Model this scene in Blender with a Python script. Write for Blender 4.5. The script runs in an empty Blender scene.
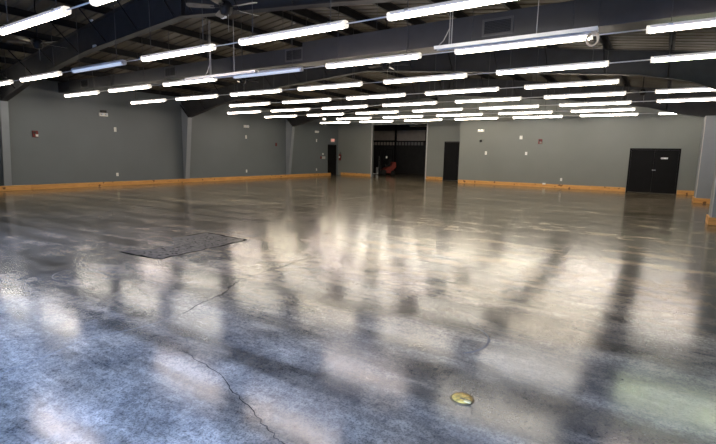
import bpy, bmesh, math, random
from mathutils import Vector, Matrix
random.seed(7)
scene = bpy.context.scene
COL = scene.collection
PI = math.pi

# ------------------------------------------------------------------ materials
def new_mat(name):
    m = bpy.data.materials.new(name); m.use_nodes = True
    nt = m.node_tree
    return m, nt, nt.nodes['Principled BSDF']

def setv(bsdf, **kw):
    for k, v in kw.items():
        bsdf.inputs[k.replace('_', ' ')].default_value = v

def paint(name, color, rough=0.5, metal=0.0, var=0.06, scale=3.0, spec=0.5, bump=0.0, bscale=60):
    """plain coated surface with slight procedural unevenness"""
    m, nt, b = new_mat(name)
    tc = nt.nodes.new('ShaderNodeTexCoord')
    n = nt.nodes.new('ShaderNodeTexNoise'); n.inputs['Scale'].default_value = scale; n.inputs['Detail'].default_value = 4
    r = nt.nodes.new('ShaderNodeValToRGB')
    lo = [max(0, c * (1 - var)) for c in color]; hi = [min(1, c * (1 + var)) for c in color]
    r.color_ramp.elements[0].position = 0.3; r.color_ramp.elements[1].position = 0.7
    r.color_ramp.elements[0].color = (*lo, 1); r.color_ramp.elements[1].color = (*hi, 1)
    nt.links.new(tc.outputs['Object'], n.inputs['Vector'])
    nt.links.new(n.outputs['Fac'], r.inputs['Fac']); nt.links.new(r.outputs['Color'], b.inputs['Base Color'])
    setv(b, Roughness=rough, Metallic=metal)
    b.inputs['Specular IOR Level'].default_value = spec
    if bump:
        n2 = nt.nodes.new('ShaderNodeTexNoise'); n2.inputs['Scale'].default_value = bscale
        bp = nt.nodes.new('ShaderNodeBump'); bp.inputs['Strength'].default_value = bump; bp.inputs['Distance'].default_value = 0.01
        nt.links.new(tc.outputs['Object'], n2.inputs['Vector'])
        nt.links.new(n2.outputs['Fac'], bp.inputs['Height']); nt.links.new(bp.outputs['Normal'], b.inputs['Normal'])
    return m

def glow(name, color, strength):
    m, nt, b = new_mat(name)
    setv(b, Base_Color=(0.8, 0.8, 0.8, 1), Roughness=0.4)
    b.inputs['Emission Color'].default_value = (*color, 1)
    b.inputs['Emission Strength'].default_value = strength
    return m

def wood(name):
    m, nt, b = new_mat(name)
    tc = nt.nodes.new('ShaderNodeTexCoord')
    mp = nt.nodes.new('ShaderNodeMapping'); mp.inputs['Scale'].default_value = (0.6, 0.6, 14)
    n = nt.nodes.new('ShaderNodeTexNoise'); n.inputs['Scale'].default_value = 4; n.inputs['Detail'].default_value = 6
    n.inputs['Distortion'].default_value = 0.6
    r = nt.nodes.new('ShaderNodeValToRGB')
    r.color_ramp.elements[0].position = 0.25; r.color_ramp.elements[0].color = (0.50, 0.22, 0.05, 1)
    r.color_ramp.elements[1].position = 0.75; r.color_ramp.elements[1].color = (0.85, 0.47, 0.15, 1)
    kn = nt.nodes.new('ShaderNodeTexNoise'); kn.inputs['Scale'].default_value = 5.0; kn.inputs['Detail'].default_value = 1
    kr = nt.nodes.new('ShaderNodeValToRGB')
    kr.color_ramp.elements[0].position = 0.66; kr.color_ramp.elements[0].color = (0, 0, 0, 1)
    kr.color_ramp.elements[1].position = 0.72; kr.color_ramp.elements[1].color = (1, 1, 1, 1)
    mx = nt.nodes.new('ShaderNodeMix'); mx.data_type = 'RGBA'
    mx.inputs[7].default_value = (0.17, 0.07, 0.02, 1)
    L = nt.links.new
    L(tc.outputs['Object'], mp.inputs['Vector']); L(mp.outputs['Vector'], n.inputs['Vector'])
    L(n.outputs['Fac'], r.inputs['Fac']); L(tc.outputs['Object'], kn.inputs['Vector']); L(kn.outputs['Fac'], kr.inputs['Fac'])
    L(kr.outputs['Color'], mx.inputs[0]); L(r.outputs['Color'], mx.inputs[6]); L(mx.outputs[2], b.inputs['Base Color'])
    setv(b, Roughness=0.5)
    return m

def concrete(name):
    m, nt, b = new_mat(name)
    N, L = nt.nodes.new, nt.links.new
    tc = N('ShaderNodeTexCoord')
    def noise(scale, detail=6, rough=0.6, dist=0.0, sc=(1, 1, 1)):
        mp = N('ShaderNodeMapping'); mp.inputs['Scale'].default_value = sc
        n = N('ShaderNodeTexNoise'); n.inputs['Scale'].default_value = scale; n.inputs['Detail'].default_value = detail
        n.inputs['Roughness'].default_value = rough; n.inputs['Distortion'].default_value = dist
        L(tc.outputs['Object'], mp.inputs['Vector']); L(mp.outputs['Vector'], n.inputs['Vector'])
        return n
    def ramp(src, p0, c0, p1, c1):
        r = N('ShaderNodeValToRGB')
        r.color_ramp.elements[0].position = p0; r.color_ramp.elements[0].color = c0
        r.color_ramp.elements[1].position = p1; r.color_ramp.elements[1].color = c1
        L(src, r.inputs['Fac']); return r
    def mul(a, bb, f=1.0):
        mx = N('ShaderNodeMix'); mx.data_type = 'RGBA'; mx.blend_type = 'MULTIPLY'
        mx.inputs[0].default_value = f
        L(a, mx.inputs[6]); L(bb, mx.inputs[7]); return mx.outputs[2]
    big = noise(0.35, 5, 0.6, 0.3)
    mid = noise(2.2, 8, 0.7, 0.3)
    fine = noise(22, 8, 0.75)
    grit = noise(70, 3, 0.7)
    base = ramp(big.outputs['Fac'], 0.32, (0.23, 0.195, 0.135, 1), 0.68, (0.42, 0.37, 0.29, 1))
    m1 = ramp(mid.outputs['Fac'], 0.36, (0.45, 0.46, 0.48, 1), 0.62, (1.08, 1.06, 1.03, 1))
    m2 = ramp(fine.outputs['Fac'], 0.38, (0.40, 0.40, 0.42, 1), 0.56, (1.05, 1.05, 1.05, 1))
    m3 = ramp(grit.outputs['Fac'], 0.38, (0.30, 0.30, 0.31, 1), 0.52, (1.04, 1.04, 1.04, 1))
    c = mul(base.outputs['Color'], m1.outputs['Color'])
    st = noise(1.1, 5, 0.65, 0.2, (0.28, 1.7, 1))
    m4 = ramp(st.outputs['Fac'], 0.40, (0.30, 0.285, 0.25, 1), 0.60, (1.15, 1.12, 1.05, 1))
    c = mul(c, m4.outputs['Color'], 0.9)
    c = mul(c, m2.outputs['Color'], 0.8); c = mul(c, m3.outputs['Color'], 0.7)
    L(c, b.inputs['Base Color'])
    ro = N('ShaderNodeMapRange'); ro.inputs['To Min'].default_value = 0.12; ro.inputs['To Max'].default_value = 0.21
    ro.inputs['From Min'].default_value = 0.3; ro.inputs['From Max'].default_value = 0.7
    L(mid.outputs['Fac'], ro.inputs['Value']); L(ro.outputs['Result'], b.inputs['Roughness'])
    b.inputs['Specular IOR Level'].default_value = 0.58
    wv = noise(1.3, 2, 0.5)
    b1 = N('ShaderNodeBump'); b1.inputs['Strength'].default_value = 0.06; b1.inputs['Distance'].default_value = 0.02
    L(wv.outputs['Fac'], b1.inputs['Height'])
    b2 = N('ShaderNodeBump'); b2.inputs['Strength'].default_value = 0.05; b2.inputs['Distance'].default_value = 0.003
    L(fine.outputs['Fac'], b2.inputs['Height']); L(b1.outputs['Normal'], b2.inputs['Normal'])
    L(b2.outputs['Normal'], b.inputs['Normal'])
    return m

EM = 13.0
M = {}
M['floor'] = concrete('polished_concrete')
M['joint'] = paint('joint_filler', (0.05, 0.048, 0.045), 0.6)
M['crack'] = paint('crack_dark', (0.006, 0.006, 0.006), 0.9, spec=0.0)
M['scuff'] = paint('scuff_pale', (0.21, 0.20, 0.18), 0.25, var=0.3, scale=8)
M['patch'] = paint('rough_patch', (0.075, 0.068, 0.058), 0.45, spec=.15, var=0.9, scale=14, bump=0.3, bscale=40)
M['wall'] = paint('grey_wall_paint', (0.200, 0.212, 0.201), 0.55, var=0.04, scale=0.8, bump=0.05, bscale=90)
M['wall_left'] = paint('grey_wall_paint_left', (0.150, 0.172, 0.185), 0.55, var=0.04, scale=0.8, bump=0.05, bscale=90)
M['column'] = paint('grey_column_paint', (0.26, 0.285, 0.31), 0.5, var=0.04)
M['bead'] = paint('pale_bead', (0.55, 0.55, 0.54), 0.5)
M['black'] = paint('black_steel', (0.012, 0.012, 0.013), 0.6, var=0.2, spec=.25)
M['beam'] = paint('charcoal_steel', (0.034, 0.034, 0.035), 0.6, var=0.15, spec=.3)
M['duct'] = paint('charcoal_duct', (0.048, 0.047, 0.048), 0.5, var=0.1)
M['vent'] = paint('dark_grille', (0.018, 0.018, 0.019), 0.5)
M['vent_frame'] = paint('grille_frame', (0.09, 0.087, 0.085), 0.45)
M['deck'] = paint('dull_roof_deck', (0.092, 0.077, 0.054), 0.6, var=0.3, scale=1.2)
M['pine'] = wood('pine_board')
M['door'] = paint('black_door_paint', (0.008, 0.008, 0.009), 0.65, var=0.1, spec=0.12)
M['door_frame'] = paint('black_door_frame', (0.006, 0.006, 0.007), 0.6, var=0.1, spec=0.12)
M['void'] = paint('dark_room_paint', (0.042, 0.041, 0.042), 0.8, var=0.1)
M['panel'] = paint('dark_room_panel', (0.55, 0.50, 0.46), 0.6, var=0.1)
M['block'] = paint('pale_block', (0.30, 0.30, 0.31), 0.6)
M['housing'] = paint('light_housing', (0.74, 0.74, 0.75), 0.4, var=0.03)
M['white'] = paint('white_plastic', (0.90, 0.90, 0.87), 0.4, var=0.02)
M['unlit'] = paint('unlit_lens', (0.72, 0.78, 0.88), 0.3, var=0.05)
M['dim'] = glow('dim_failing_lens', (0.62, 0.76, 1.0), 0.24)
M['channel'] = paint('white_channel', (0.80, 0.79, 0.76), 0.4, var=0.04)
M['conduit'] = paint('conduit_grey', (0.80, 0.80, 0.80), 0.35, 0.0, var=0.05)
M['rod'] = paint('hanger_dark', (0.06, 0.06, 0.06), 0.5)
M['rod_pale'] = paint('hanger_pale', (0.35, 0.34, 0.32), 0.5)
M['blade'] = paint('fan_blade', (0.085, 0.078, 0.062), 0.28, var=0.4, scale=6)
M['fan'] = paint('fan_body', (0.012, 0.012, 0.012), 0.5, spec=.2)
M['red'] = paint('alarm_red', (0.16, 0.012, 0.012), 0.5)
M['red_truck'] = paint('truck_red', (0.24, 0.03, 0.018), 0.6)
M['rubber'] = paint('rubber', (0.012, 0.012, 0.012), 0.8)
M['steel'] = paint('bright_steel', (0.6, 0.6, 0.6), 0.3, 0.8)
M['brass'] = paint('worn_brass', (0.62, 0.36, 0.06), 0.6, 0.0, var=0.55, scale=38, bump=0.7, bscale=60)
M['brass_pale'] = paint('brass_pale', (0.72, 0.50, 0.18), 0.6)
M['brass_dark'] = paint('brass_edge', (0.16, 0.10, 0.035), 0.5, 0.4)
M['wire'] = paint('wire_cream', (0.72, 0.62, 0.48), 0.45)
M['sensor_black'] = paint('sensor_black', (0.01, 0.01, 0.01), 0.4)
M['letters'] = glow('exit_letters', (1.0, 0.12, 0.06), 0.5)
M['lamp_small'] = glow('emergency_lamp_lens', (1.0, 0.92, 0.75), 1.2)
M['cap_lit'] = glow('lit_end_cap', (1.0, 0.9, 0.76), 0.4)
M['housing_lit'] = glow('lit_translucent_housing', (1.0, 0.93, 0.90), 0.14)
M['bulb'] = glow('bulb_glow', (1.0, 0.9, 0.7), 2.5)
TINT = {'warm': (1.0, 0.86, 0.66), 'neutral': (1.0, 0.91, 0.77), 'pink': (1.0, 0.84, 0.74), 'green': (0.90, 1.0, 0.66)}
for k, c in TINT.items():
    M['lit_' + k] = glow('lit_lens_' + k, c, EM)

# ------------------------------------------------------------------ mesh helpers
class MB:
    def __init__(s): s.bm = bmesh.new()
    def box(s, x0, x1, y0, y1, z0, z1, mi=0, bevel=0):
        vs = [s.bm.verts.new((x, y, z)) for x in (x0, x1) for y in (y0, y1) for z in (z0, z1)]
        fs = []
        for q in ((0, 1, 3, 2), (4, 6, 7, 5), (0, 4, 5, 1), (2, 3, 7, 6), (0, 2, 6, 4), (1, 5, 7, 3)):
            f = s.bm.faces.new([vs[i] for i in q]); f.material_index = mi; fs.append(f)
        if bevel:
            ed = list({e for f in fs for e in f.edges})
            bmesh.ops.bevel(s.bm, geom=ed, offset=bevel, segments=2, affect='EDGES', profile=0.6)
        return s
    def prism(s, pts, axis, a, b, mi=0):
        """pts: polygon of 2D points; axis 'x','y','z' the extrusion axis, from a to b"""
        def P(p, t):
            return {'x': (t, p[0], p[1]), 'y': (p[0], t, p[1]), 'z': (p[0], p[1], t)}[axis]
        A = [s.bm.verts.new(P(p, a)) for p in pts]; B = [s.bm.verts.new(P(p, b)) for p in pts]
        n = len(pts)
        s.bm.faces.new(A).material_index = mi; s.bm.faces.new(B[::-1]).material_index = mi
        for i in range(n):
            j = (i + 1) % n
            s.bm.faces.new((A[j], A[i], B[i], B[j])).material_index = mi
        return s
    def tube(s, pts, r, seg=8, mi=0, cap=True):
        pts = [Vector(p) for p in pts]; rings = []
        for i, p in enumerate(pts):
            d = (pts[min(i + 1, len(pts) - 1)] - pts[max(i - 1, 0)]).normalized()
            u = d.orthogonal().normalized() if i == 0 else (uprev - d * uprev.dot(d)).normalized()
            uprev = u; v = d.cross(u)
            rr = r[i] if isinstance(r, (list, tuple)) else r
            rings.append([s.bm.verts.new(p + (u * math.cos(2 * PI * k / seg) + v * math.sin(2 * PI * k / seg)) * rr) for k in range(seg)])
        for A, B in zip(rings, rings[1:]):
            for k in range(seg):
                f = s.bm.faces.new((A[k], A[(k + 1) % seg], B[(k + 1) % seg], B[k])); f.material_index = mi; f.smooth = True
        if cap:
            s.bm.faces.new(rings[0][::-1]).material_index = mi; s.bm.faces.new(rings[-1]).material_index = mi
        return s
    def lathe(s, prof, c=(0, 0, 0), seg=20, mi=0, axis='z'):
        rings = []
        for r, h in prof:
            ring = []
            for k in range(seg):
                a = 2 * PI * k / seg
                p = {'z': (r * math.cos(a), r * math.sin(a), h), 'x': (h, r * math.cos(a), r * math.sin(a)), 'y': (r * math.cos(a), h, r * math.sin(a))}[axis]
                ring.append(s.bm.verts.new((c[0] + p[0], c[1] + p[1], c[2] + p[2])))
            rings.append(ring)
        for A, B in zip(rings, rings[1:]):
            for k in range(seg):
                f = s.bm.faces.new((A[k], A[(k + 1) % seg], B[(k + 1) % seg], B[k])); f.material_index = mi; f.smooth = True
        s.bm.faces.new(rings[0][::-1]).material_index = mi; s.bm.faces.new(rings[-1]).material_index = mi
        return s
    def poly(s, pts, mi=0):
        f = s.bm.faces.new([s.bm.verts.new(p) for p in pts]); f.material_index = mi; return s
    def ribbon(s, pts, w, z, mi):
        """thin flat strip along a polyline on the floor, width jittered"""
        P = [Vector((p[0], p[1])) for p in pts]; L, R = [], []
        for i, p in enumerate(P):
            d = (P[min(i + 1, len(P) - 1)] - P[max(i - 1, 0)]).normalized(); n = Vector((-d.y, d.x))
            ww = w * random.uniform(0.6, 1.3) * (0.35 if i in (0, len(P) - 1) else 1)
            L.append(s.bm.verts.new((*(p + n * ww), z))); R.append(s.bm.verts.new((*(p - n * ww), z)))
        for i in range(len(P) - 1):
            s.bm.faces.new((R[i], R[i + 1], L[i + 1], L[i])).material_index = mi
        return s
    def mesh(s, name, mats):
        bmesh.ops.recalc_face_normals(s.bm, faces=s.bm.faces)
        me = bpy.data.meshes.new(name); s.bm.to_mesh(me); s.bm.free()
        for m in (mats if isinstance(mats, (list, tuple)) else [mats]): me.materials.append(m)
        return me
    def build(s, name, mats, parent=None, loc=None):
        return link(name, s.mesh(name, mats), parent, loc)

def link(name, data, parent=None, loc=None):
    o = bpy.data.objects.new(name, data); COL.objects.link(o)
    if parent: o.parent = parent
    if loc: o.location = loc
    return o
def thing(name, label, cat, loc=(0, 0, 0), group=None):
    o = bpy.data.objects.new(name, None); COL.objects.link(o); o.location = loc; o.empty_display_size = 0.1
    return tag(o, label, cat, group)
def tag(o, label, cat, group=None):
    o['label'] = label; o['category'] = cat
    if group: o['group'] = group
    return o
def struct(o, label=None, cat=None):
    o['kind'] = 'structure'
    if label: o['label'] = label
    if cat: o['category'] = cat
    return o

# ------------------------------------------------------------------ room dimensions (metres; camera stands at x=0, y=0)
XL, XR, YF, YB, YB2, YR = -21.1, 2.2, -3.2, 26.75, 28.85, 36.2
XS = -10.45                      # where the nearer part of the back wall begins
RIDGE, EAVE, SL = -9.6, 4.45, 0.125
def roof(x):
    return EAVE + SL * (x - XL) if x <= RIDGE else EAVE + SL * (RIDGE - XL) - SL * (x - RIDGE)

# ---- floor with its joints, cracks, scuffs and the rough patch
mb = MB()
mb.poly([(XL - .2, YF - .2, 0), (XR + .2, YF - .2, 0), (XR + .2, YR + .1, 0), (XL - .2, YR + .1, 0)], 0)
mb.poly([(-24.8, YB2 + .15, 0), (XL - .2, YB2 + .15, 0), (XL - .2, YR + .1, 0), (-24.8, YR + .1, 0)], 0)
def wiggle(pts, n=7, a=0.025):
    out = []
    for p, q in zip(pts, pts[1:]):
        for i in range(n):
            t = i / n
            out.append((p[0] + (q[0] - p[0]) * t + random.uniform(-a, a), p[1] + (q[1] - p[1]) * t + random.uniform(-a, a)))
    return out + [pts[-1]]
mb.ribbon(wiggle([(-3.94, 2.7), (-4.14, 3.38), (-4.44, 3.95), (-4.5, 4.55), (-4.56, 6.03)], 8, 0.03), 0.006, .0012, 2)
mb.ribbon(wiggle([(-3.27, 2.23), (-2.83, 2.14), (-2.5, 2.08), (-2.33, 2.0), (-2.0, 1.89), (-1.8, 1.81), (-1.68, 1.77), (-1.4, 1.7)], 6, 0.014), 0.0032, .0012, 2)
mb.ribbon(wiggle([(-3.9, 1.17), (-4.05, 1.8), (-3.93, 2.37), (-3.94, 2.7)], 6, 0.02), 0.0035, .0012, 3)
mb.ribbon([(-1.45 + .3 * math.cos(t * .12 - .9), 3.82 + .36 * math.sin(t * .12 - .9)) for t in range(19)], 0.011, .0012, 1)
mb.ribbon([(-6.3 + .38 * math.cos(t * .2), 2.9 + .34 * math.sin(t * .2)) for t in range(12, 26)], 0.004, .0012, 3)
for pts in ([(XL, 7.6), (XR, 7.55)], [(XL, 15.2), (XR, 15.2)], [(XL, 22.6), (XR, 22.6)], [(-9.6, 8.2), (-9.6, 28)]):
    a, b = pts
    mb.ribbon([(a[0] + (b[0] - a[0]) * t / 30, a[1] + (b[1] - a[1]) * t / 30) for t in range(31)], 0.007, .001, 1)
for (x, y, l, ang) in [(-15.5, 8.6, 1.8, .05), (-13, 10.2, 2.6, -.04), (-17.4, 9.8, 2.4, .1), (-11, 12.5, 1.8, .02), (-18.5, 12.6, 2.2, .1), (-8.8, 5.1, .7, .3), (-9.9, 4.0, .5, .1)]:
    n = 12
    mb.ribbon([(x + l * (t / n) * math.cos(ang), y + l * (t / n) * math.sin(ang) + random.uniform(-.015, .015)) for t in range(n + 1)], 0.012, .001, 3)
# ragged rectangular patch of broken surface, with a smoother piece left in one corner
def edge(p, q, n, a): return [(p[0] + (q[0] - p[0]) * i / n + random.uniform(-a, a), p[1] + (q[1] - p[1]) * i / n + random.uniform(-a, a)) for i in range(n)]
outline = edge((-7.3, 3.92), (-6.3, 4.0), 9, .03) + edge((-6.3, 4.0), (-6.42, 5.9), 16, .03) + edge((-6.42, 5.9), (-7.65, 5.95), 10, .03) + \
    edge((-7.65, 5.95), (-7.65, 5.15), 6, .02) + edge((-7.65, 5.15), (-7.0, 4.75), 6, .03) + edge((-7.0, 4.75), (-7.06, 4.25), 5, .02) + edge((-7.06, 4.25), (-7.28, 4.12), 3, .02)
mb.poly([(x, y, .0009) for x, y in outline], 4)
mb.ribbon(outline[:26] + outline[26:40], .022, .0013, 2)
for _ in range(260):
    fx, fy = random.uniform(-7.5, -6.45), random.uniform(4.05, 5.85)
    if fx < -7.0 and fy < 5.1: continue
    l, a = random.uniform(.02, .09), random.uniform(-.6, .6)
    mb.ribbon([(fx, fy), (fx + l * .5, fy + l * .5 * a + .01), (fx + l, fy + l * a)], random.uniform(.006, .02), .0014, random.choice([2, 2, 3, 0]))
struct(mb.build('floor', [M['floor'], M['joint'], M['crack'], M['scuff'], M['patch']]), 'polished mottled grey concrete floor with cracks', 'floor')

# ---- walls
def gable_pts(x0, x1, z0=0):
    pts = [(x0, z0), (x1, z0), (x1, roof(x1))]
    if x0 < RIDGE < x1: pts.append((RIDGE, roof(RIDGE)))
    return pts + [(x0, roof(x0))]
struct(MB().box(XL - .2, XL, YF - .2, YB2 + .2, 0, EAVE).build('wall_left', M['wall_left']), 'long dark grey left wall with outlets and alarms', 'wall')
struct(MB().box(XR, XR + .2, YF - .2, YB + .2, 0, roof(XR)).build('wall_right', M['wall']), 'grey right wall behind the boxed columns', 'wall')
mb = MB().prism(gable_pts(XS, XR), 'y', YB, YB + .2).box(XS, XS + .2, YB + .2, YB2 + .2, 0, roof(XS))
struct(mb.build('wall_back', M['wall']), 'grey back wall with the black double door', 'wall')
OX0, OX1, OZ = -18.0, -13.66, 3.75
mb = MB().prism(gable_pts(XL, OX0), 'y', YB2, YB2 + .2).prism(gable_pts(OX1, XS), 'y', YB2, YB2 + .2)
mb.prism([(OX0, OZ), (OX1, OZ), (OX1, roof(OX1)), (OX0, roof(OX0))], 'y', YB2, YB2 + .2)
struct(mb.build('wall_back_recess', M['wall']), 'recessed grey back wall around the wide dark opening', 'wall')
FX0, FX1, FZ = -13.0, 1.9, 2.9
mb = MB().prism(gable_pts(XL, FX0), 'y', YF - .2, YF).prism(gable_pts(FX1, XR), 'y', YF - .2, YF)
mb.prism([(FX0, FZ), (FX1, FZ), (FX1, roof(FX1)), (RIDGE, roof(RIDGE)), (FX0, roof(FX0))], 'y', YF - .2, YF)
struct(mb.build('wall_front', M['wall']), 'front wall with the wide daylight opening', 'wall')
# jamb trims of the wide opening
mb = MB().box(OX0 - .07, OX0, YB2 - .02, YB2, 0, OZ + .06).box(OX1, OX1 + .07, YB2 - .02, YB2, 0, OZ + .06).box(OX0, OX1, YB2 - .02, YB2, OZ, OZ + .06)
struct(mb.build('trim_1', M['bead']), 'pale edge trim around the wide dark opening', 'trim')

# ---- roof deck (ribs run down the slope) with purlins
mb = MB()
y, prof = YF - .2, []
while y < YB2 + .2:
    prof += [(y, 0), (y + .22, 0), (y + .245, .03), (y + .305, .03), (y + .33, 0)]; y += .34
for xa, xb in ((XL - .2, RIDGE), (RIDGE, XR + .2)):
    za = roof(xa) if xa > XL else EAVE - SL * .2
    zb = roof(xb) if xb < XR else roof(XR) - SL * .2
    A = [mb.bm.verts.new((xa, yy, za + h)) for yy, h in prof]; B = [mb.bm.verts.new((xb, yy, zb + h)) for yy, h in prof]
    for i in range(len(prof) - 1): mb.bm.faces.new((A[i], A[i + 1], B[i + 1], B[i]))
ceil = struct(mb.build('ceiling', M['deck']), 'dull ribbed metal roof deck over dark purlins', 'ceiling')
sol = ceil.modifiers.new('thick', 'SOLIDIFY'); sol.thickness = .04; sol.offset = 1
PUR = []
x = RIDGE - .35
while x > XL + .3: PUR.append(x); x -= 1.52
x = RIDGE + .35
while x < XR - .2: PUR.append(x); x += 1.52
for x in PUR:
    z = roof(x) - .012
    s = 1 if x < RIDGE else -1
    MB().prism([(-.005, -.2), (.07 * s, -.2), (.07 * s, -.185), (.006 * s, -.185), (.006 * s, -.012), (-.06 * s, -.016), (-.06 * s, -.004), (-.005 * s, 0)], 'y', YF, YB2 if x < XS else YB).build('purlin', M['black'], ceil, (x, 0, z))

# ---- baseboards (pine boards butted end to end)
def baseboard(name, axis, fixed, a, b, sgn, label):
    mb = MB(); t = a
    while t < b - .05:
        e = min(t + 3.66, b)
        h = .20 + random.uniform(-.006, .006); d = .04 + random.uniform(-.004, .006)
        lo, hi = min(fixed, fixed + sgn * d), max(fixed, fixed + sgn * d)
        if axis == 'x': mb.box(t + .003, e - .003, lo, hi, .002, h, bevel=.006)
        else: mb.box(lo, hi, t + .003, e - .003, .002, h, bevel=.006)
        t = e
    return struct(mb.build(name, M['pine']), label, 'baseboard')
FR = [7.1, 15.05, 22.95]          # the three steel frames
baseboard('baseboard_left', 'y', XL + .30, YF + .1, 27.5, 1, 'orange pine board along the foot of the left wall')
# the left board is carried on a low curb flush with the column feet
struct(MB().box(XL, XL + .30, YF, 27.5, 0, .19).build('trim_2', M['wall_left']), 'low grey curb behind the left pine board', 'trim')
baseboard('baseboard_recess', 'x', YB2, XL + .3, OX0 - .09, -1, 'short orange pine board left of the dark opening')
baseboard('baseboard_middle', 'x', YB2, OX1 + .09, -12.36, -1, 'short orange pine board between opening and narrow door')
baseboard('baseboard_back', 'x', YB, XS + .02, -1.52, -1, 'long orange pine board under the back wall')
baseboard('baseboard_corner', 'x', YB, .62, XR - .02, -1, 'short orange pine board right of the double door')

# ---- doors
d = struct(bpy.data.objects.new('door_1', None), 'black double door with small white sign', 'door'); COL.objects.link(d); d.location = (-.45, YB, 0)
MB().box(-1.05, -.98, -.03, .0, 0, 2.17).box(.98, 1.05, -.03, .0, 0, 2.17).box(-.98, .98, -.03, 0, 2.10, 2.17).build('door_frame', M['door_frame'], d)
for sx in (-1, 1):
    mb = MB().box(min(sx * .002, sx * .977), max(sx * .002, sx * .977), -.022, -.001, .012, 2.095, bevel=.003)
    mb.build('door_leaf', M['door'], d)
h = MB().lathe([(.03, 0), (.03, -.012), (.012, -.014), (.012, -.05)], (-.07, -.022, 0), 14, axis='y').box(-.08, .06, -.085, -.065, -.014, .014, bevel=.005).box(-.075, -.045, -.08, -.02, -.01, .01)
h.build('door_handle', M['steel'], d, (.06, 0, 1.12))['label'] = 'bright steel lever handle'
mb = MB().box(-.14, .14, -.03, -.0225, -.035, .035, 0, .002)
for i, (a, b) in enumerate([(-.125, -.075), (-.06, -.012), (.005, .045), (.065, .125)]): mb.box(a, b, -.0308, -.03, -.022, .022, 1)
mb.build('door_sign', [M['white'], M['bead']], d, (.42, 0, 1.70))['label'] = 'small white sign plate'

d = struct(bpy.data.objects.new('door_2', None), 'narrow tall black door beside the jog in the back wall', 'door'); COL.objects.link(d); d.location = (-11.76, YB2, 0)
MB().box(-.56, -.5, -.03, 0, 0, 2.56).box(.5, .56, -.03, 0, 0, 2.56).box(-.5, .5, -.03, 0, 2.5, 2.56).build('door_frame', M['door_frame'], d)
MB().box(-.495, .495, -.02, -.001, .012, 2.495, bevel=.003).build('door_leaf', M['door'], d)
MB().lathe([(.03, 0), (.03, -.03), (.02, -.05)], (.40, -.02, 1.02), 12, axis='y').build('door_handle', M['black'], d)

d = struct(bpy.data.objects.new('door_3', None), 'black door at the far end of the left wall under the exit sign', 'door'); COL.objects.link(d); d.location = (XL, 28.05, 0)
MB().box(0, .04, -.52, -.46, 0, 2.3).box(0, .04, .46, .52, 0, 2.3).box(0, .04, -.46, .46, 2.24, 2.3).build('door_frame', M['door_frame'], d)
MB().box(.001, .025, -.455, .455, .012, 2.235, bevel=.003).build('door_leaf', M['door'], d)
MB().box(.025, .07, -.36, .36, .98, 1.03, bevel=.008).build('push_bar', M['door'], d)

# ---- dark back room seen through the opening
BX0, BX1, BH = -24.5, -12.6, 4.35
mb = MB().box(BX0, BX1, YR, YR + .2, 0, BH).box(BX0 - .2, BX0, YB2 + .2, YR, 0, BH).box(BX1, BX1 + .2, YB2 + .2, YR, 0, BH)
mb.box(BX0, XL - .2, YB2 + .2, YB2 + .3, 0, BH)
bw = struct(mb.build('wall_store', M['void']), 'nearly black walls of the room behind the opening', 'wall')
mb = MB()
for i in range(26): mb.box(-23.2 + i * .115, -23.2 + i * .115 + .1, -.03, 0, 2.9, 3.75)
mb.build('wall_panel', M['panel'], bw, (0, YR, 0))
mb = MB()
for i in range(24): mb.box(-20.0 + i * .115, -20.0 + i * .115 + .1, -.03, 0, 2.85, 3.75)
mb.build('wall_panel', M['panel'], bw, (0, YR, 0))
mb = MB()
for i in range(18): mb.box(-22.9 + i * .31, -22.9 + i * .31 + .2, -.04, 0, 2.47, 2.74, 0 if i < 9 else 1)
mb.build('girt_blocks', [M['panel'], M['block']], bw, (0, YR, 0))
MB().box(-20.18, -20.03, -.14, 0, 0, BH).build('wall_post', M['black'], bw, (0, YR, 0))
MB().box(BX0, BX1, -.06, 0, 2.76, 2.84).build('wall_rail', M['black'], bw, (0, YR, 0))
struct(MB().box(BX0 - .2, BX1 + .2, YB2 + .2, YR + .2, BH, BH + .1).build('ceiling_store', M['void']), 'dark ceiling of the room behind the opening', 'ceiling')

# reach-type forklift standing in the dark room
t = thing('forklift', 'small red forklift parked in the dark room behind the opening', 'forklift', (-18.85, 32.2, 0)); t.rotation_euler = (0, 0, .75)
body = MB().prism([(-.25, .16), (.55, .16), (.66, .48), (.84, .62), (.82, 1.02), (.60, 1.06), (.46, .76), (.1, .62), (-.25, .42)], 'y', -.5, .5)
o = body.build('body', M['red_truck'], t); bv = o.modifiers.new('b', 'BEVEL'); bv.width = .04; bv.segments = 2
MB().box(.02, .38, -.25, .25, .66, .80, bevel=.03).box(.30, .42, -.25, .25, .80, 1.25, bevel=.03).build('seat', M['rubber'], t)
for sy in (-.44, .44):
    MB().tube([(-.30, sy, .5), (-.12, sy, 1.5), (0, sy, 2.05), (.72, sy, 2.02), (.72, sy, 1.0)], .03, 8).build('guard_post', M['black'], t)
mb = MB()
for i in range(7): mb.box(.02 + i * .11, .05 + i * .11, -.44, .44, 2.03, 2.07)
mb.build('guard_roof', M['black'], t)
for sy in (-.3, .3): MB().box(-.52, -.42, sy - .05, sy + .05, .05, 2.25).build('mast_rail', M['black'], t)
for zz in (1.1, 2.1): MB().box(-.5, -.44, -.25, .25, zz, zz + .09).build('mast_crossbar', M['black'], t)
MB().tube([(-.47, 0, .2), (-.47, 0, 1.5)], .035, 10).build('lift_cylinder', M['steel'], t)
MB().box(-.60, -.54, -.45, .45, .12, .55).build('carriage', M['black'], t)
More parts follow.
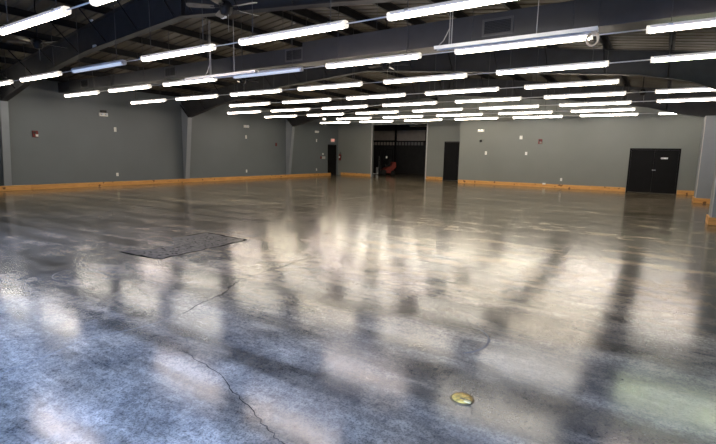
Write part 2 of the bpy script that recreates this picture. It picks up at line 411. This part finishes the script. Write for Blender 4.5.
for sy in (-.26, .26): MB().prism([(-.66, .06), (-.6, .06), (-.6, .6), (-.66, .6)], 'y', sy - .06, sy + .06).prism([(-1.6, .06), (-.6, .06), (-.6, .11), (-1.6, .08)], 'y', sy - .06, sy + .06).build('fork', M['steel'], t)
for sx, r in ((-.22, .23), (.58, .19)):
    for sy in (-.52, .52):
        MB().lathe([(r * .5, -.08), (r, -.08), (r, .08), (r * .5, .08)], (sx, sy, r + .002), 18, axis='y').build('wheel', M['rubber'], t)
MB().lathe([(.17, 0), (.19, .015), (.17, .03)], (0, 0, 0), 16, axis='x').build('steering_wheel', M['rubber'], t, (-.12, 0, 1.05))
MB().box(-.06, .06, -.05, .05, -.09, .09, bevel=.02).build('work_lamp', M['white'], t, (.02, -.46, 1.42))
# lamp hanging at the head of that opening
t = thing('shop_light', 'white bare tube light hanging inside the head of the dark opening', 'light fixture', (-17.0, 34.6, 3.98))
MB().box(-.95, .95, -.05, .05, 0, .05, bevel=.008).build('housing', M['white'], t)
for sy in (-.03, .03): MB().tube([(-.9, sy, -.02), (.9, sy, -.02)], .016, 8).build('tube', M['white'], t)
for sx in (-.8, .8): MB().tube([(sx, 0, .05), (sx, 0, BH - 3.98)], .008, 6).build('hanger', M['rod'], t)

# ---- steel frames: tapered columns on the left, boxed columns on the right, tapered roof beams
LEFT_B = [(-20.42, 3.35), (-18.06, 3.89), (-14.12, 4.44), (-11.13, 4.66), (RIDGE - .1, 4.76)]
RIGHT_B0 = [(RIDGE - .1, 4.76), (-5.9, 4.42), (-3.7, 4.21), (-.8, 3.93), (.35, 3.68), (1.10, 3.38)]
RIGHT_FAR = RIGHT_B0[:3] + [(-.8, 3.80), (.25, 3.50), (1.10, 3.36)]
RIGHT_B = RIGHT_B0
for i, fy in enumerate(FR):
    lab = ['grey tapered steel column at the left edge of the picture', 'grey tapered steel column halfway along the left wall', 'grey tapered steel column on the left wall near the far corner'][i]
    c = thing('steel_column', lab, 'column', (XL, fy, 0), 'tapered columns along the left wall')
    MB().prism([(.004, .002), (.29, .002), (.67, 3.33), (.004, 4.05)], 'y', -.008, .008).build('web', M['column'], c)
    MB().prism([(.285, .002), (.30, .002), (.685, 3.33), (.67, 3.33)], 'y', -.125, .125).build('inner_flange', M['column'], c)
    MB().box(.301, .325, -.16, .16, .005, .018).build('base_plate', M['column'], c)
    RIGHT_B = RIGHT_FAR if i == 2 else RIGHT_B0
    # beam: both slopes in one bent member
    lab = ['nearest dark sloping roof beam, crossing the top of the picture', 'middle dark sloping roof beam behind the grey duct', 'farthest dark sloping roof beam, just before the back wall'][i]
    r = thing('roof_beam', lab, 'beam', (0, fy, 0), 'black roof beams')
    for nm, P in (('left', LEFT_B), ('right', RIGHT_B)):
        xs = [p[0] for p in P]
        top = [(x, roof(x) - .235) for x in xs]
        if nm == 'left':
            web = [(XL + .015, 4.02), (-20.42, 3.36)] + P[1:] + top[::-1] + [(XL + .015, roof(XL) - .235)]
            bot = [(XL + .015, 4.0)] + P
        else:
            web = P + [(XR - .01, 3.3)] + [(XR - .01, roof(XR) - .235)] + top[::-1]
            bot = P + [(XR - .01, 3.34)]
        MB().prism(web, 'y', -.008, .008).build('beam_web', M['beam'], r)
        mb = MB()
        for a, b in zip(bot, bot[1:]): mb.prism([a, b, (b[0], b[1] - .016), (a[0], a[1] - .016)], 'y', -.11, .11)
        tp = [(x, z) for x, z in top]
        for a, b in zip(tp, tp[1:]): mb.prism([a, b, (b[0], b[1] + .016), (a[0], a[1] + .016)], 'y', -.11, .11)
        mb.build('beam_flange', M['beam'], r)
    def bot_z(x):
        P = LEFT_B if x < RIDGE else RIGHT_B
        for a, b in zip(P, P[1:]):
            if a[0] <= x <= b[0]: return a[1] + (b[1] - a[1]) * (x - a[0]) / (b[0] - a[0])
    for x in PUR:
        if -20 < x < .9:
            MB().tube([(x - .02, -.75, roof(x) - .21), (x - .02, -.1, bot_z(x) + .03)], .018, 6).build('flange_brace', M['black'], r)
    MB().box(RIDGE - .14, RIDGE - .06, -.11, .11, 4.75, roof(RIDGE) - .24).build('splice_plate', M['beam'], r)

for fy, dep, lab in ((14.7, .75, 'boxed grey column at the right edge of the picture, nearer one'), (21.85, 1.25, 'boxed grey column on the right, farther one beside the back wall')):
    c = thing('boxed_column', lab, 'column', (1.12, fy, 0), 'boxed columns along the right wall')
    MB().box(0, XR - 1.12 - .01, 0, dep, .003, 3.30 if dep > .65 else 3.30).build('boxing', M['column'], c)
    MB().box(-.012, .02, -.008, .02, .2, 3.29).build('corner_bead', M['bead'], c)
    MB().box(-.045, 1.07, -.045, -.001, .003, .2, bevel=.005).box(-.045, -.001, -.001, dep, .003, .2, bevel=.005).build('skirting', M['pine'], c)

# ---- long duct with grilles
t = thing('air_duct', 'long grey rectangular air duct hung below the roof between two beams', 'duct', (0, 9.5, 3.92))
MB().box(XL + .02, -7.9, -.25, .25, 0, .40, bevel=.01).build('duct_run', M['duct'], t)
MB().box(-7.9, XR - .02, -.28, .28, -.01, .49, bevel=.01).build('duct_run', M['duct'], t)
for x in (-17, -13.6, -10.6, -4.9, -1.2): 
    MB().box(x - .015, x + .015, -.262 if x < -8 else -.292, .26, -.012 if x < -8 else -.02, .412 if x < -8 else .5).build('seam', M['duct'], t)
for x in (-18.9, -13.45, -8.2, -2.95):
    yy = -.25 if x < -7.9 else -.28
    g = MB().box(-.3, .3, yy - .02, yy - .001, .06, .10).box(-.3, .3, yy - .02, yy - .001, .34, .38).box(-.3, -.26, yy - .02, yy - .001, .10, .34).box(.26, .3, yy - .02, yy - .001, .10, .34).build('grille_frame', M['vent_frame'], t, (x, 0, 0))
    mb = MB().box(-.26, .26, yy - .004, yy - .001, .10, .34)
    for k in range(8): mb.box(-.26, .26, yy - .014, yy - .004, .112 + k * .029, .124 + k * .029)
    mb.build('grille', M['vent'], g)
for x in (-19.5, -16, -12.5, -9, -6, -3.2, .2):
    MB().tube([(x, .2, .40 if x < -8 else .48), (x, .2, roof(x) - 3.94)], .006, 6).build('duct_hanger', M['rod'], t)

# ---- strip lights
X0, PER, LEN, HZ = -.449, 3.2164, 2.4425, 3.67
DEP = [3.564, 6.256, 8.919, 11.598, 14.328, 16.957, 19.704, 22.42, 24.934]
ORD = ['', 'first', 'second', 'third', 'fourth', 'fifth', 'sixth', 'seventh', 'eighth', 'ninth']
ROWS = [[-3, -2], [-6, -5, -4, -3, -2, -1], [-6, -5, -4, -3, -2, -1, 0], [-6, -5, -4, -3, -2, -1, 0], [-5, -4, -3, -2, -1],
        [-6, -5, -4, -3, -2, -1, 0], [-6, -5, -4, -3, -2, -1, 0], [-5, -4, -3, -2, -1], [-6, -5, -4, -3, -2, -1, 0]]
UNLIT = {(2, -4), (3, -3)}
TINTS = {(4, 0): 'green', (5, -5): 'warm'}
# shared meshes
def profile(r, n, z0, half):
    return [(half * math.cos(PI + PI * i / n), z0 + r * math.sin(PI + PI * i / n)) for i in range(n + 1)]
lens_pts = [(-.05, .026)] + [(.056 * math.cos(PI + PI * i / 10), .0 + .033 * math.sin(PI + PI * i / 10)) for i in range(11)] + [(.05, .026)]
house_pts = [(-.06, .027), (.06, .027), (.064, .05), (.045, .082), (-.045, .082), (-.064, .05)]
def lens_mesh(mat): return MB().prism(lens_pts, 'x', .045, LEN - .045).mesh('lens', M[mat])
LENS = {k: lens_mesh('lit_' + k) for k in TINT}; LENS['unlit'] = lens_mesh('dim')
HOUSE = MB().prism(house_pts, 'x', .05, LEN - .05).mesh('housing', M['housing_lit'])
HOUSU = HOUSE.copy(); HOUSU.materials.clear(); HOUSU.materials.append(M['housing'])
CAPM = MB().prism([(x * 1.06, z - .002 if z < 0 else z) for x, z in lens_pts[1:-1]] + [(.064, .05), (.04, .08), (-.04, .08), (-.064, .05)], 'x', 0, .045).mesh('end_cap', M['cap_lit'])
CAPU = CAPM.copy(); CAPU.materials.clear(); CAPU.materials.append(M['housing'])
COND = MB().tube([(0, 0, 0), (PER - LEN, 0, 0)], .012, 8).mesh('conduit', M['conduit'])
CLIP = MB().box(-.03, .03, -.066, .066, .055, .088, bevel=.004).mesh('clip', M['steel'])
ROD = {}
def rod(k, off):
    if (k, off) not in ROD:
        x = X0 + k * PER + off
        ROD[k, off] = MB().tube([(0, 0, .07), (0, 0, roof(x) - HZ - .012)], .0075, 6).mesh('hanger', M['rod'])
    return ROD[k, off]
for ri, ks in enumerate(ROWS):
    r = ri + 1
    for j, k in enumerate(ks):
        lit = (r, k) not in UNLIT
        tint = TINTS.get((r, k), random.choice(['neutral', 'neutral', 'warm', 'pink']))
        state = 'lit' if lit else 'dim bluish'
        f = thing('strip_light', f'{state} white strip light, {ORD[j + 1]} from the left in the {ORD[r]} row from the front', 'light fixture', (X0 + k * PER, DEP[ri], HZ), f'strip lights of the {ORD[r]} row')
        o = link('lens', LENS[tint if lit else 'unlit'], f)
        link('housing', HOUSE if lit else HOUSU, f)
        cm = CAPM if lit else CAPU
        link('end_cap', cm, f); link('end_cap', cm, f, (LEN - .045, 0, 0))
        for off in (.32, LEN - .32):
            link('hanger', rod(k, off), f, (off, 0, 0))
            if r <= 4: link('clip', CLIP, f, (off, 0, 0))
        if (k + 1) in ks or (k + 1 == 0 and r == 2): link('conduit', COND, f, (LEN, 0, .03))

# bare white channels hung under the nearest beam
for i, (xa, za, zb, lab) in enumerate(((-10.06, 3.40, 3.385, 'bare unlit white channel hung under the nearest beam, left one'), (-3.39, 3.43, 3.38, 'bare unlit white channel hung under the nearest beam, right one with loose wire'))):
    t = thing('light_channel', lab, 'light fixture', (xa, 7.37, za - .035), 'bare channels under the nearest beam')
    mb = MB().prism([(-.065, .0), (-.05, .0), (-.05, .04), (.05, .04), (.05, .0), (.065, .0), (.065, .055), (-.065, .055)], 'x', 0, LEN)
    mb.build('channel', M['channel'], t)
    MB().box(.04, LEN - .04, -.045, .045, .012, .03).build('reflector', M['unlit'], t)
    for off in ((.9, 1.72) if i == 0 else (.26, 1.62)):
        x = xa + off
        P = LEFT_B + RIGHT_B0[1:]
        zt = next(a[1] + (b[1] - a[1]) * (x - a[0]) / (b[0] - a[0]) for a, b in zip(P, P[1:]) if a[0] <= x <= b[0]) - .018
        for dx in ((-.02, .02) if off < 1 else (0,)):
            MB().tube([(off + dx, 0, .05), (off + dx, 0, zt - za)], .008, 6).build('hanger', M['rod_pale'], t)
        if off < 1: MB().tube([(off - .22, 0, .055), (off - .12, 0, .14), (off - .02, 0, .32)], .008, 6).build('stay_wire', M['rod_pale'], t)
    if i == 1:
        pts = [(LEN - .12, 0, .03)]
        for a in range(46):
            th = PI / 2 - a * .32
            rr = .085 - .0005 * a
            pts.append((LEN - .06 + rr * math.cos(th), -.04 + .0015 * a, -.10 + rr * 1.15 * math.sin(th)))
        pts.append((LEN - .02, 0, .02))
        MB().tube(pts, .010, 8).build('wire_coil', M['wire'], t)

# small round lamp under the roof by the far left corner
t = thing('ceiling_lamp', 'small round lit lamp hanging near the far left corner', 'lamp', (-18.62, 23.9, 3.84))
MB().lathe([(.03, -.06), (.09, -.04), (.10, 0), (.08, .04)], seg=16).build('globe', M['bulb'], t)
MB().lathe([(.08, .04), (.07, .08), (.02, .09)], seg=16).build('socket', M['housing'], t)
MB().tube([(0, 0, .09), (0, 0, roof(-18.4) - 3.83)], .008, 6).build('cord', M['rod'], t)

# ---- ceiling fans
def fan(x, y, ang, lab, z=4.28):
    t = thing('ceiling_fan', lab, 'ceiling fan', (x, y, z), 'ceiling fans')
    MB().tube([(0, 0, .1), (0, 0, roof(x) - z - .05)], .015, 8).build('downrod', M['fan'], t)
    MB().lathe([(.03, -.14), (.09, -.12), (.10, -.08), (.115, -.04), (.115, .05), (.07, .1), (.03, .12)], seg=20).build('motor', M['fan'], t)
    MB().lathe([(.02, -.06), (.06, -.03), (.07, 0)], (0, 0, roof(x) - z - .02), 16).build('canopy', M['fan'], t)
    for i in range(5):
        a = ang + i * 2 * PI / 5
        mb = MB()
        prof = [(.20, .05), (.30, .062), (.52, .072), (.64, .066), (.67, .04)]
        top = [(u, w) for u, w in prof] + [(u, -w) for u, w in prof[::-1]]
        for zz in (1,):
            A = [mb.bm.verts.new((u, w, w * .22 + .004)) for u, w in top]; B = [mb.bm.verts.new((u, w, w * .22 - .004)) for u, w in top]
            mb.bm.faces.new(A); mb.bm.faces.new(B[::-1])
            for q in range(len(A)): mb.bm.faces.new((A[q], B[q], B[(q + 1) % len(A)], A[(q + 1) % len(A)]))
        b = mb.build('blade', M['blade'], t); b.rotation_euler = (0, 0, a)
        MB().box(.10, .26, -.02, .02, -.012, -.004).build('bracket', M['fan'], b)
    MB().tube([(.06, 0, -.12), (.06, 0, -.42)], .004, 5).build('pull_chain', M['rod_pale'], t)
fan(-6.72, 5.78, .12, 'dark ceiling fan cut by the top edge of the picture', 4.17)
fan(-13.55, 5.55, .2, 'dark ceiling fan at upper left behind the nearest strip light')
fan(-7.2, 12.2, .5, 'dark ceiling fan between the third and fourth light rows, middle of the picture')
fan(-13.3, 12.15, .1, 'dark ceiling fan left of the middle, below the dim bluish light')
fan(-.95, 20.6, .4, 'dark ceiling fan at the right between the sixth and seventh light rows', 4.15)

# ---- small white boxes on the beam
for (x, z, lab) in ((-13.84, 5.22, 'small white junction box high on the nearest beam, by the roof'), (-13.75, 4.53, 'small white junction box low on the nearest beam, left part'), (-8.3, 4.55, 'small white junction box on the nearest beam right of the fan')):
    o = MB().box(-.07, .07, -.05, .0, -.035, .035, bevel=.008).build('junction_box', M['white'], None, (x, FR[0] - .0085 if z > 4.6 or x < -10 else FR[0], z))
    tag(o, lab, 'junction box', 'white boxes on the nearest beam')

# ---- fittings on the walls
def on_left(y, z): return (XL, y, z)
def outlet(loc, face, lab, w=.075, h=.12):
    t = thing('wall_plate', lab, 'wall plate', loc, 'white wall plates')
    if face == 'x':
        MB().box(.0005, .014, -w / 2, w / 2, -h / 2, h / 2, bevel=.003).build('plate', M['white'], t)
        for dz in (-.026, .026): MB().box(.014, .018, -.017, .017, dz - .014, dz + .014).build('socket', M['bead'], t)
    else:
        MB().box(-w / 2, w / 2, -.014, -.0005, -h / 2, h / 2, bevel=.003).build('plate', M['white'], t)
        for dz in (-.026, .026): MB().box(-.017, .017, -.018, -.014, dz - .014, dz + .014).build('socket', M['bead'], t)
    return t
K = 21.1 / 20.9
outlet(on_left(11.42 * K, 2.55), 'x', 'white plate high on the left wall under the nearest emergency light', .11, .2)
outlet(on_left(11.40 * K, .50), 'x', 'white outlet low on the left wall, nearest of three', .1, .15)
outlet(on_left(19.27 * K, 2.53), 'x', 'white plate high on the left wall under the middle emergency light', .11, .2)
outlet(on_left(19.26 * K, .49), 'x', 'white outlet low on the left wall between the second and third columns', .1, .17)
outlet(on_left(25.94 * K, 2.55), 'x', 'white plate high on the left wall near the exit sign', .1, .2)
outlet(on_left(25.95 * K, .46), 'x', 'white outlet low on the left wall just before the far door', .1, .17)
outlet((-8.80, YB, 1.83), 'y', 'white plate on the back wall below the black sensor', .12, .2)
outlet((-6.51, YB, 1.84), 'y', 'white plate at mid height on the back wall, right of the other', .12, .17)
outlet((-4.58, YB, .47), 'y', 'white outlet low on the back wall', .1, .16)
outlet((-5.43, YB - .052, .205), 'y', 'white plate lying across the top of the back pine board', .16, .09)

def em_light(loc, face, lab, lit):
    t = thing('emergency_light', lab, 'emergency light', loc, 'emergency lights')
    rot = 0 if face == 'y' else PI / 2
    t.rotation_euler = (0, 0, rot)
    MB().box(-.19, .19, -.07, -.001, -.07, .08, bevel=.012).build('battery_box', M['white'], t)
    for sx in (-.09, .09):
        h = MB().lathe([(.04, .03), (.05, -.03), (.048, -.055)], (sx, -.085, .02), 16, axis='y').build('lamp_head', M['white'], t)
        MB().lathe([(.044, -.056), (.03, -.064)], (sx, -.085, .02), 16, axis='y').build('lamp_lens', M['lamp_small'] if lit else M['unlit'], h)
    return t
e = em_light(on_left(10.92 * K, 3.17), 'x', 'white emergency light with black bracket, nearest on the left wall', False)
MB().box(-.12, .12, -.1, -.001, .085, .20, bevel=.02).build('bracket', M['sensor_black'], e)['label'] = 'black bracket'
em_light(on_left(19.28 * K, 3.15), 'x', 'white emergency light between the second and third columns of the left wall', False)
em_light(on_left(25.93 * K, 3.16), 'x', 'white emergency light on the left wall near the far door', False)
em_light((-9.16, YB, 3.12), 'y', 'white emergency light on the back wall above the black sensor', True)

def alarm(loc, face, lab):
    t = thing('fire_alarm', lab, 'fire alarm', loc, 'red fire alarms'); t.rotation_euler = (0, 0, 0 if face == 'y' else PI / 2)
    MB().box(-.10, .10, -.05, -.001, -.13, .13, bevel=.012).build('case', M['red'], t)
    MB().box(-.01, .08, -.09, -.05, -.10, -.01, bevel=.012).build('strobe', M['white'], t)
    MB().lathe([(.05, -.05), (.045, -.056)], (-.03, 0, .05), 14, axis='y').build('horn', M['sensor_black'], t)
alarm(on_left(8.2 * K, 2.2), 'x', 'red fire alarm with white strobe on the left wall by the nearest column')
alarm((-5.80, YB, 2.50), 'y', 'small red fire alarm on the back wall')
# dull dark alarm further along
o = MB().box(.001, .04, -.06, .06, -.1, .1, bevel=.01).build('wall_box', M['red'], None, on_left(21.8 * K, 2.15)); tag(o, 'small dull red box on the left wall before the third column', 'wall box')
# pull station with notice by the far door
t = thing('pull_station', 'red pull station beside a white notice left of the far door', 'fire alarm', on_left(26.55 * K, 1.33))
MB().box(.001, .05, -.17, -.03, -.09, .09, bevel=.008).build('case', M['red'], t)
MB().box(.001, .012, .0, .42, -.1, .08).build('notice', M['bead'], t)
MB().lathe([(.06, .001), (.06, .04), (.03, .06)], (0, .12, .26), 14, axis='x').build('sounder', M['white'], t)
# black sensor and white sensor on back wall
t = thing('security_sensor', 'small black dome sensor on the back wall under the emergency light', 'sensor', (-9.15, YB, 2.53))
MB().lathe([(.08, -.001), (.08, -.03), (.055, -.075), (.02, -.095)], (0, 0, 0), 16, axis='y').build('dome', M['sensor_black'], t)
t = thing('security_sensor', 'small white sensor high on the back wall, middle', 'sensor', (-6.84, YB, 2.72))
MB().box(-.08, .08, -.06, -.001, -.1, .1, bevel=.02).build('case', M['white'], t)
# exit sign
t = thing('exit_sign', 'lit white exit sign with red letters over the far left door', 'exit sign', on_left(28.1, 2.62)); t.rotation_euler = (0, 0, PI / 2)
MB().box(-.20, .20, -.06, -.001, -.13, .13, bevel=.01).build('case', M['white'], t)
fc = bpy.data.curves.new('lettering', 'FONT'); fc.body = 'EXIT'; fc.size = .2; fc.align_x = 'CENTER'; fc.align_y = 'CENTER'; fc.extrude = .003
tmp = bpy.data.objects.new('tmp', fc); COL.objects.link(tmp); bpy.context.view_layer.update()
me = bpy.data.meshes.new_from_object(tmp); bpy.data.objects.remove(tmp); bpy.data.curves.remove(fc)
me.materials.clear(); me.materials.append(M['letters'])
fo = link('lettering', me, t, (0, -.064, 0)); fo.rotation_euler = (PI / 2, 0, 0)
# fire extinguisher in the corner
t = thing('fire_extinguisher', 'red fire extinguisher hung on the recessed wall beside the far door', 'fire extinguisher', (-20.85, YB2 - .1, 1.12))
MB().lathe([(.07, 0), (.085, .02), (.085, .40), (.06, .47), (.03, .50)], seg=18).build('cylinder', M['red'], t)
MB().lathe([(.02, .50), (.025, .55), (.015, .57)], seg=10).box(-.02, .10, -.012, .012, .57, .59).box(-.02, .09, -.012, .012, .62, .635).build('valve', M['sensor_black'], t)
MB().tube([(.03, 0, .54), (.11, 0, .5), (.12, 0, .3), (.11, 0, .12)], .012, 8).build('hose', M['rubber'], t)
MB().box(-.06, .06, .084, .099, .1, .45).build('bracket', M['steel'], t)
MB().box(-.05, .05, -.0875, -.07, .2, .32).build('instruction_label', M['white'], t)

# ---- brass cleanout cover in the floor
t = thing('cleanout_cover', 'worn round brass floor cover near the bottom of the picture', 'floor cover', (-.998, 2.838, 0))
MB().lathe([(.082, .0005), (.082, .003), (.078, .006), (.070, .0065)], seg=28).build('rim', M['brass_dark'], t)
mb = MB().lathe([(.069, .006), (.066, .010), (.035, .0125), (.006, .013)], seg=28)
mb.build('lid', M['brass'], t)
MB().box(-.035, .035, -.008, .008, .010, .0155, bevel=.002).build('lift_slot', M['brass_dark'], t, (.028, -.018, 0))
o = MB().box(-.02, .026, -.012, .012, 0, .006).build('chip', M['brass_pale'], t, (.048, -.035, .011)); o['label'] = 'bright worn chip'

# ------------------------------------------------------------------ daylight, world, camera
w = bpy.data.worlds.new('World'); scene.world = w; w.use_nodes = True
bg = w.node_tree.nodes['Background']; bg.inputs['Color'].default_value = (0.35, 0.55, 1.0, 1); bg.inputs['Strength'].default_value = 0.3
ld = bpy.data.lights.new('daylight', 'AREA'); ld.shape = 'RECTANGLE'; ld.size = FX1 - FX0 - .2; ld.size_y = FZ - .1
ld.energy = 1900; ld.color = (0.24, 0.42, 1.0); ld.spread = math.radians(66)
lo = bpy.data.objects.new('daylight', ld); COL.objects.link(lo)
lo.location = ((FX0 + FX1) / 2, YF - 1.2, FZ / 2 + 1.1); 
lo.rotation_euler = Vector((0, 1, -.8)).to_track_quat('-Z', 'Z').to_euler()

cd = bpy.data.cameras.new('camera'); cam = bpy.data.objects.new('camera', cd); COL.objects.link(cam)
cd.sensor_fit = 'HORIZONTAL'; cd.sensor_width = 36; cd.lens = 455.98252340631825 / 716 * 36; cd.clip_start = .05; cd.clip_end = 200
R = Vector((0.8317113798812793, 0.5549149819674144, 0.018042820291813103))
U = Vector((-0.09694400237136339, 0.11314889394468605, 0.9888372910662883))
W = Vector((-0.5466791023810947, 0.8241763710439644, -0.14790290204252943))
cam.matrix_world = Matrix(((R.x, U.x, -W.x, 0), (R.y, U.y, -W.y, 0), (R.z, U.z, -W.z, 1.65), (0, 0, 0, 1)))
scene.camera = cam
vs = scene.view_settings
vs.view_transform = 'Standard'; vs.look = 'None'; vs.exposure = 1.2; vs.gamma = 1.0; vs.use_curve_mapping = False
scene.cycles.use_denoising = True
scene.cycles.max_bounces = 8; scene.cycles.diffuse_bounces = 5
scene.cycles.sample_clamp_indirect = 6
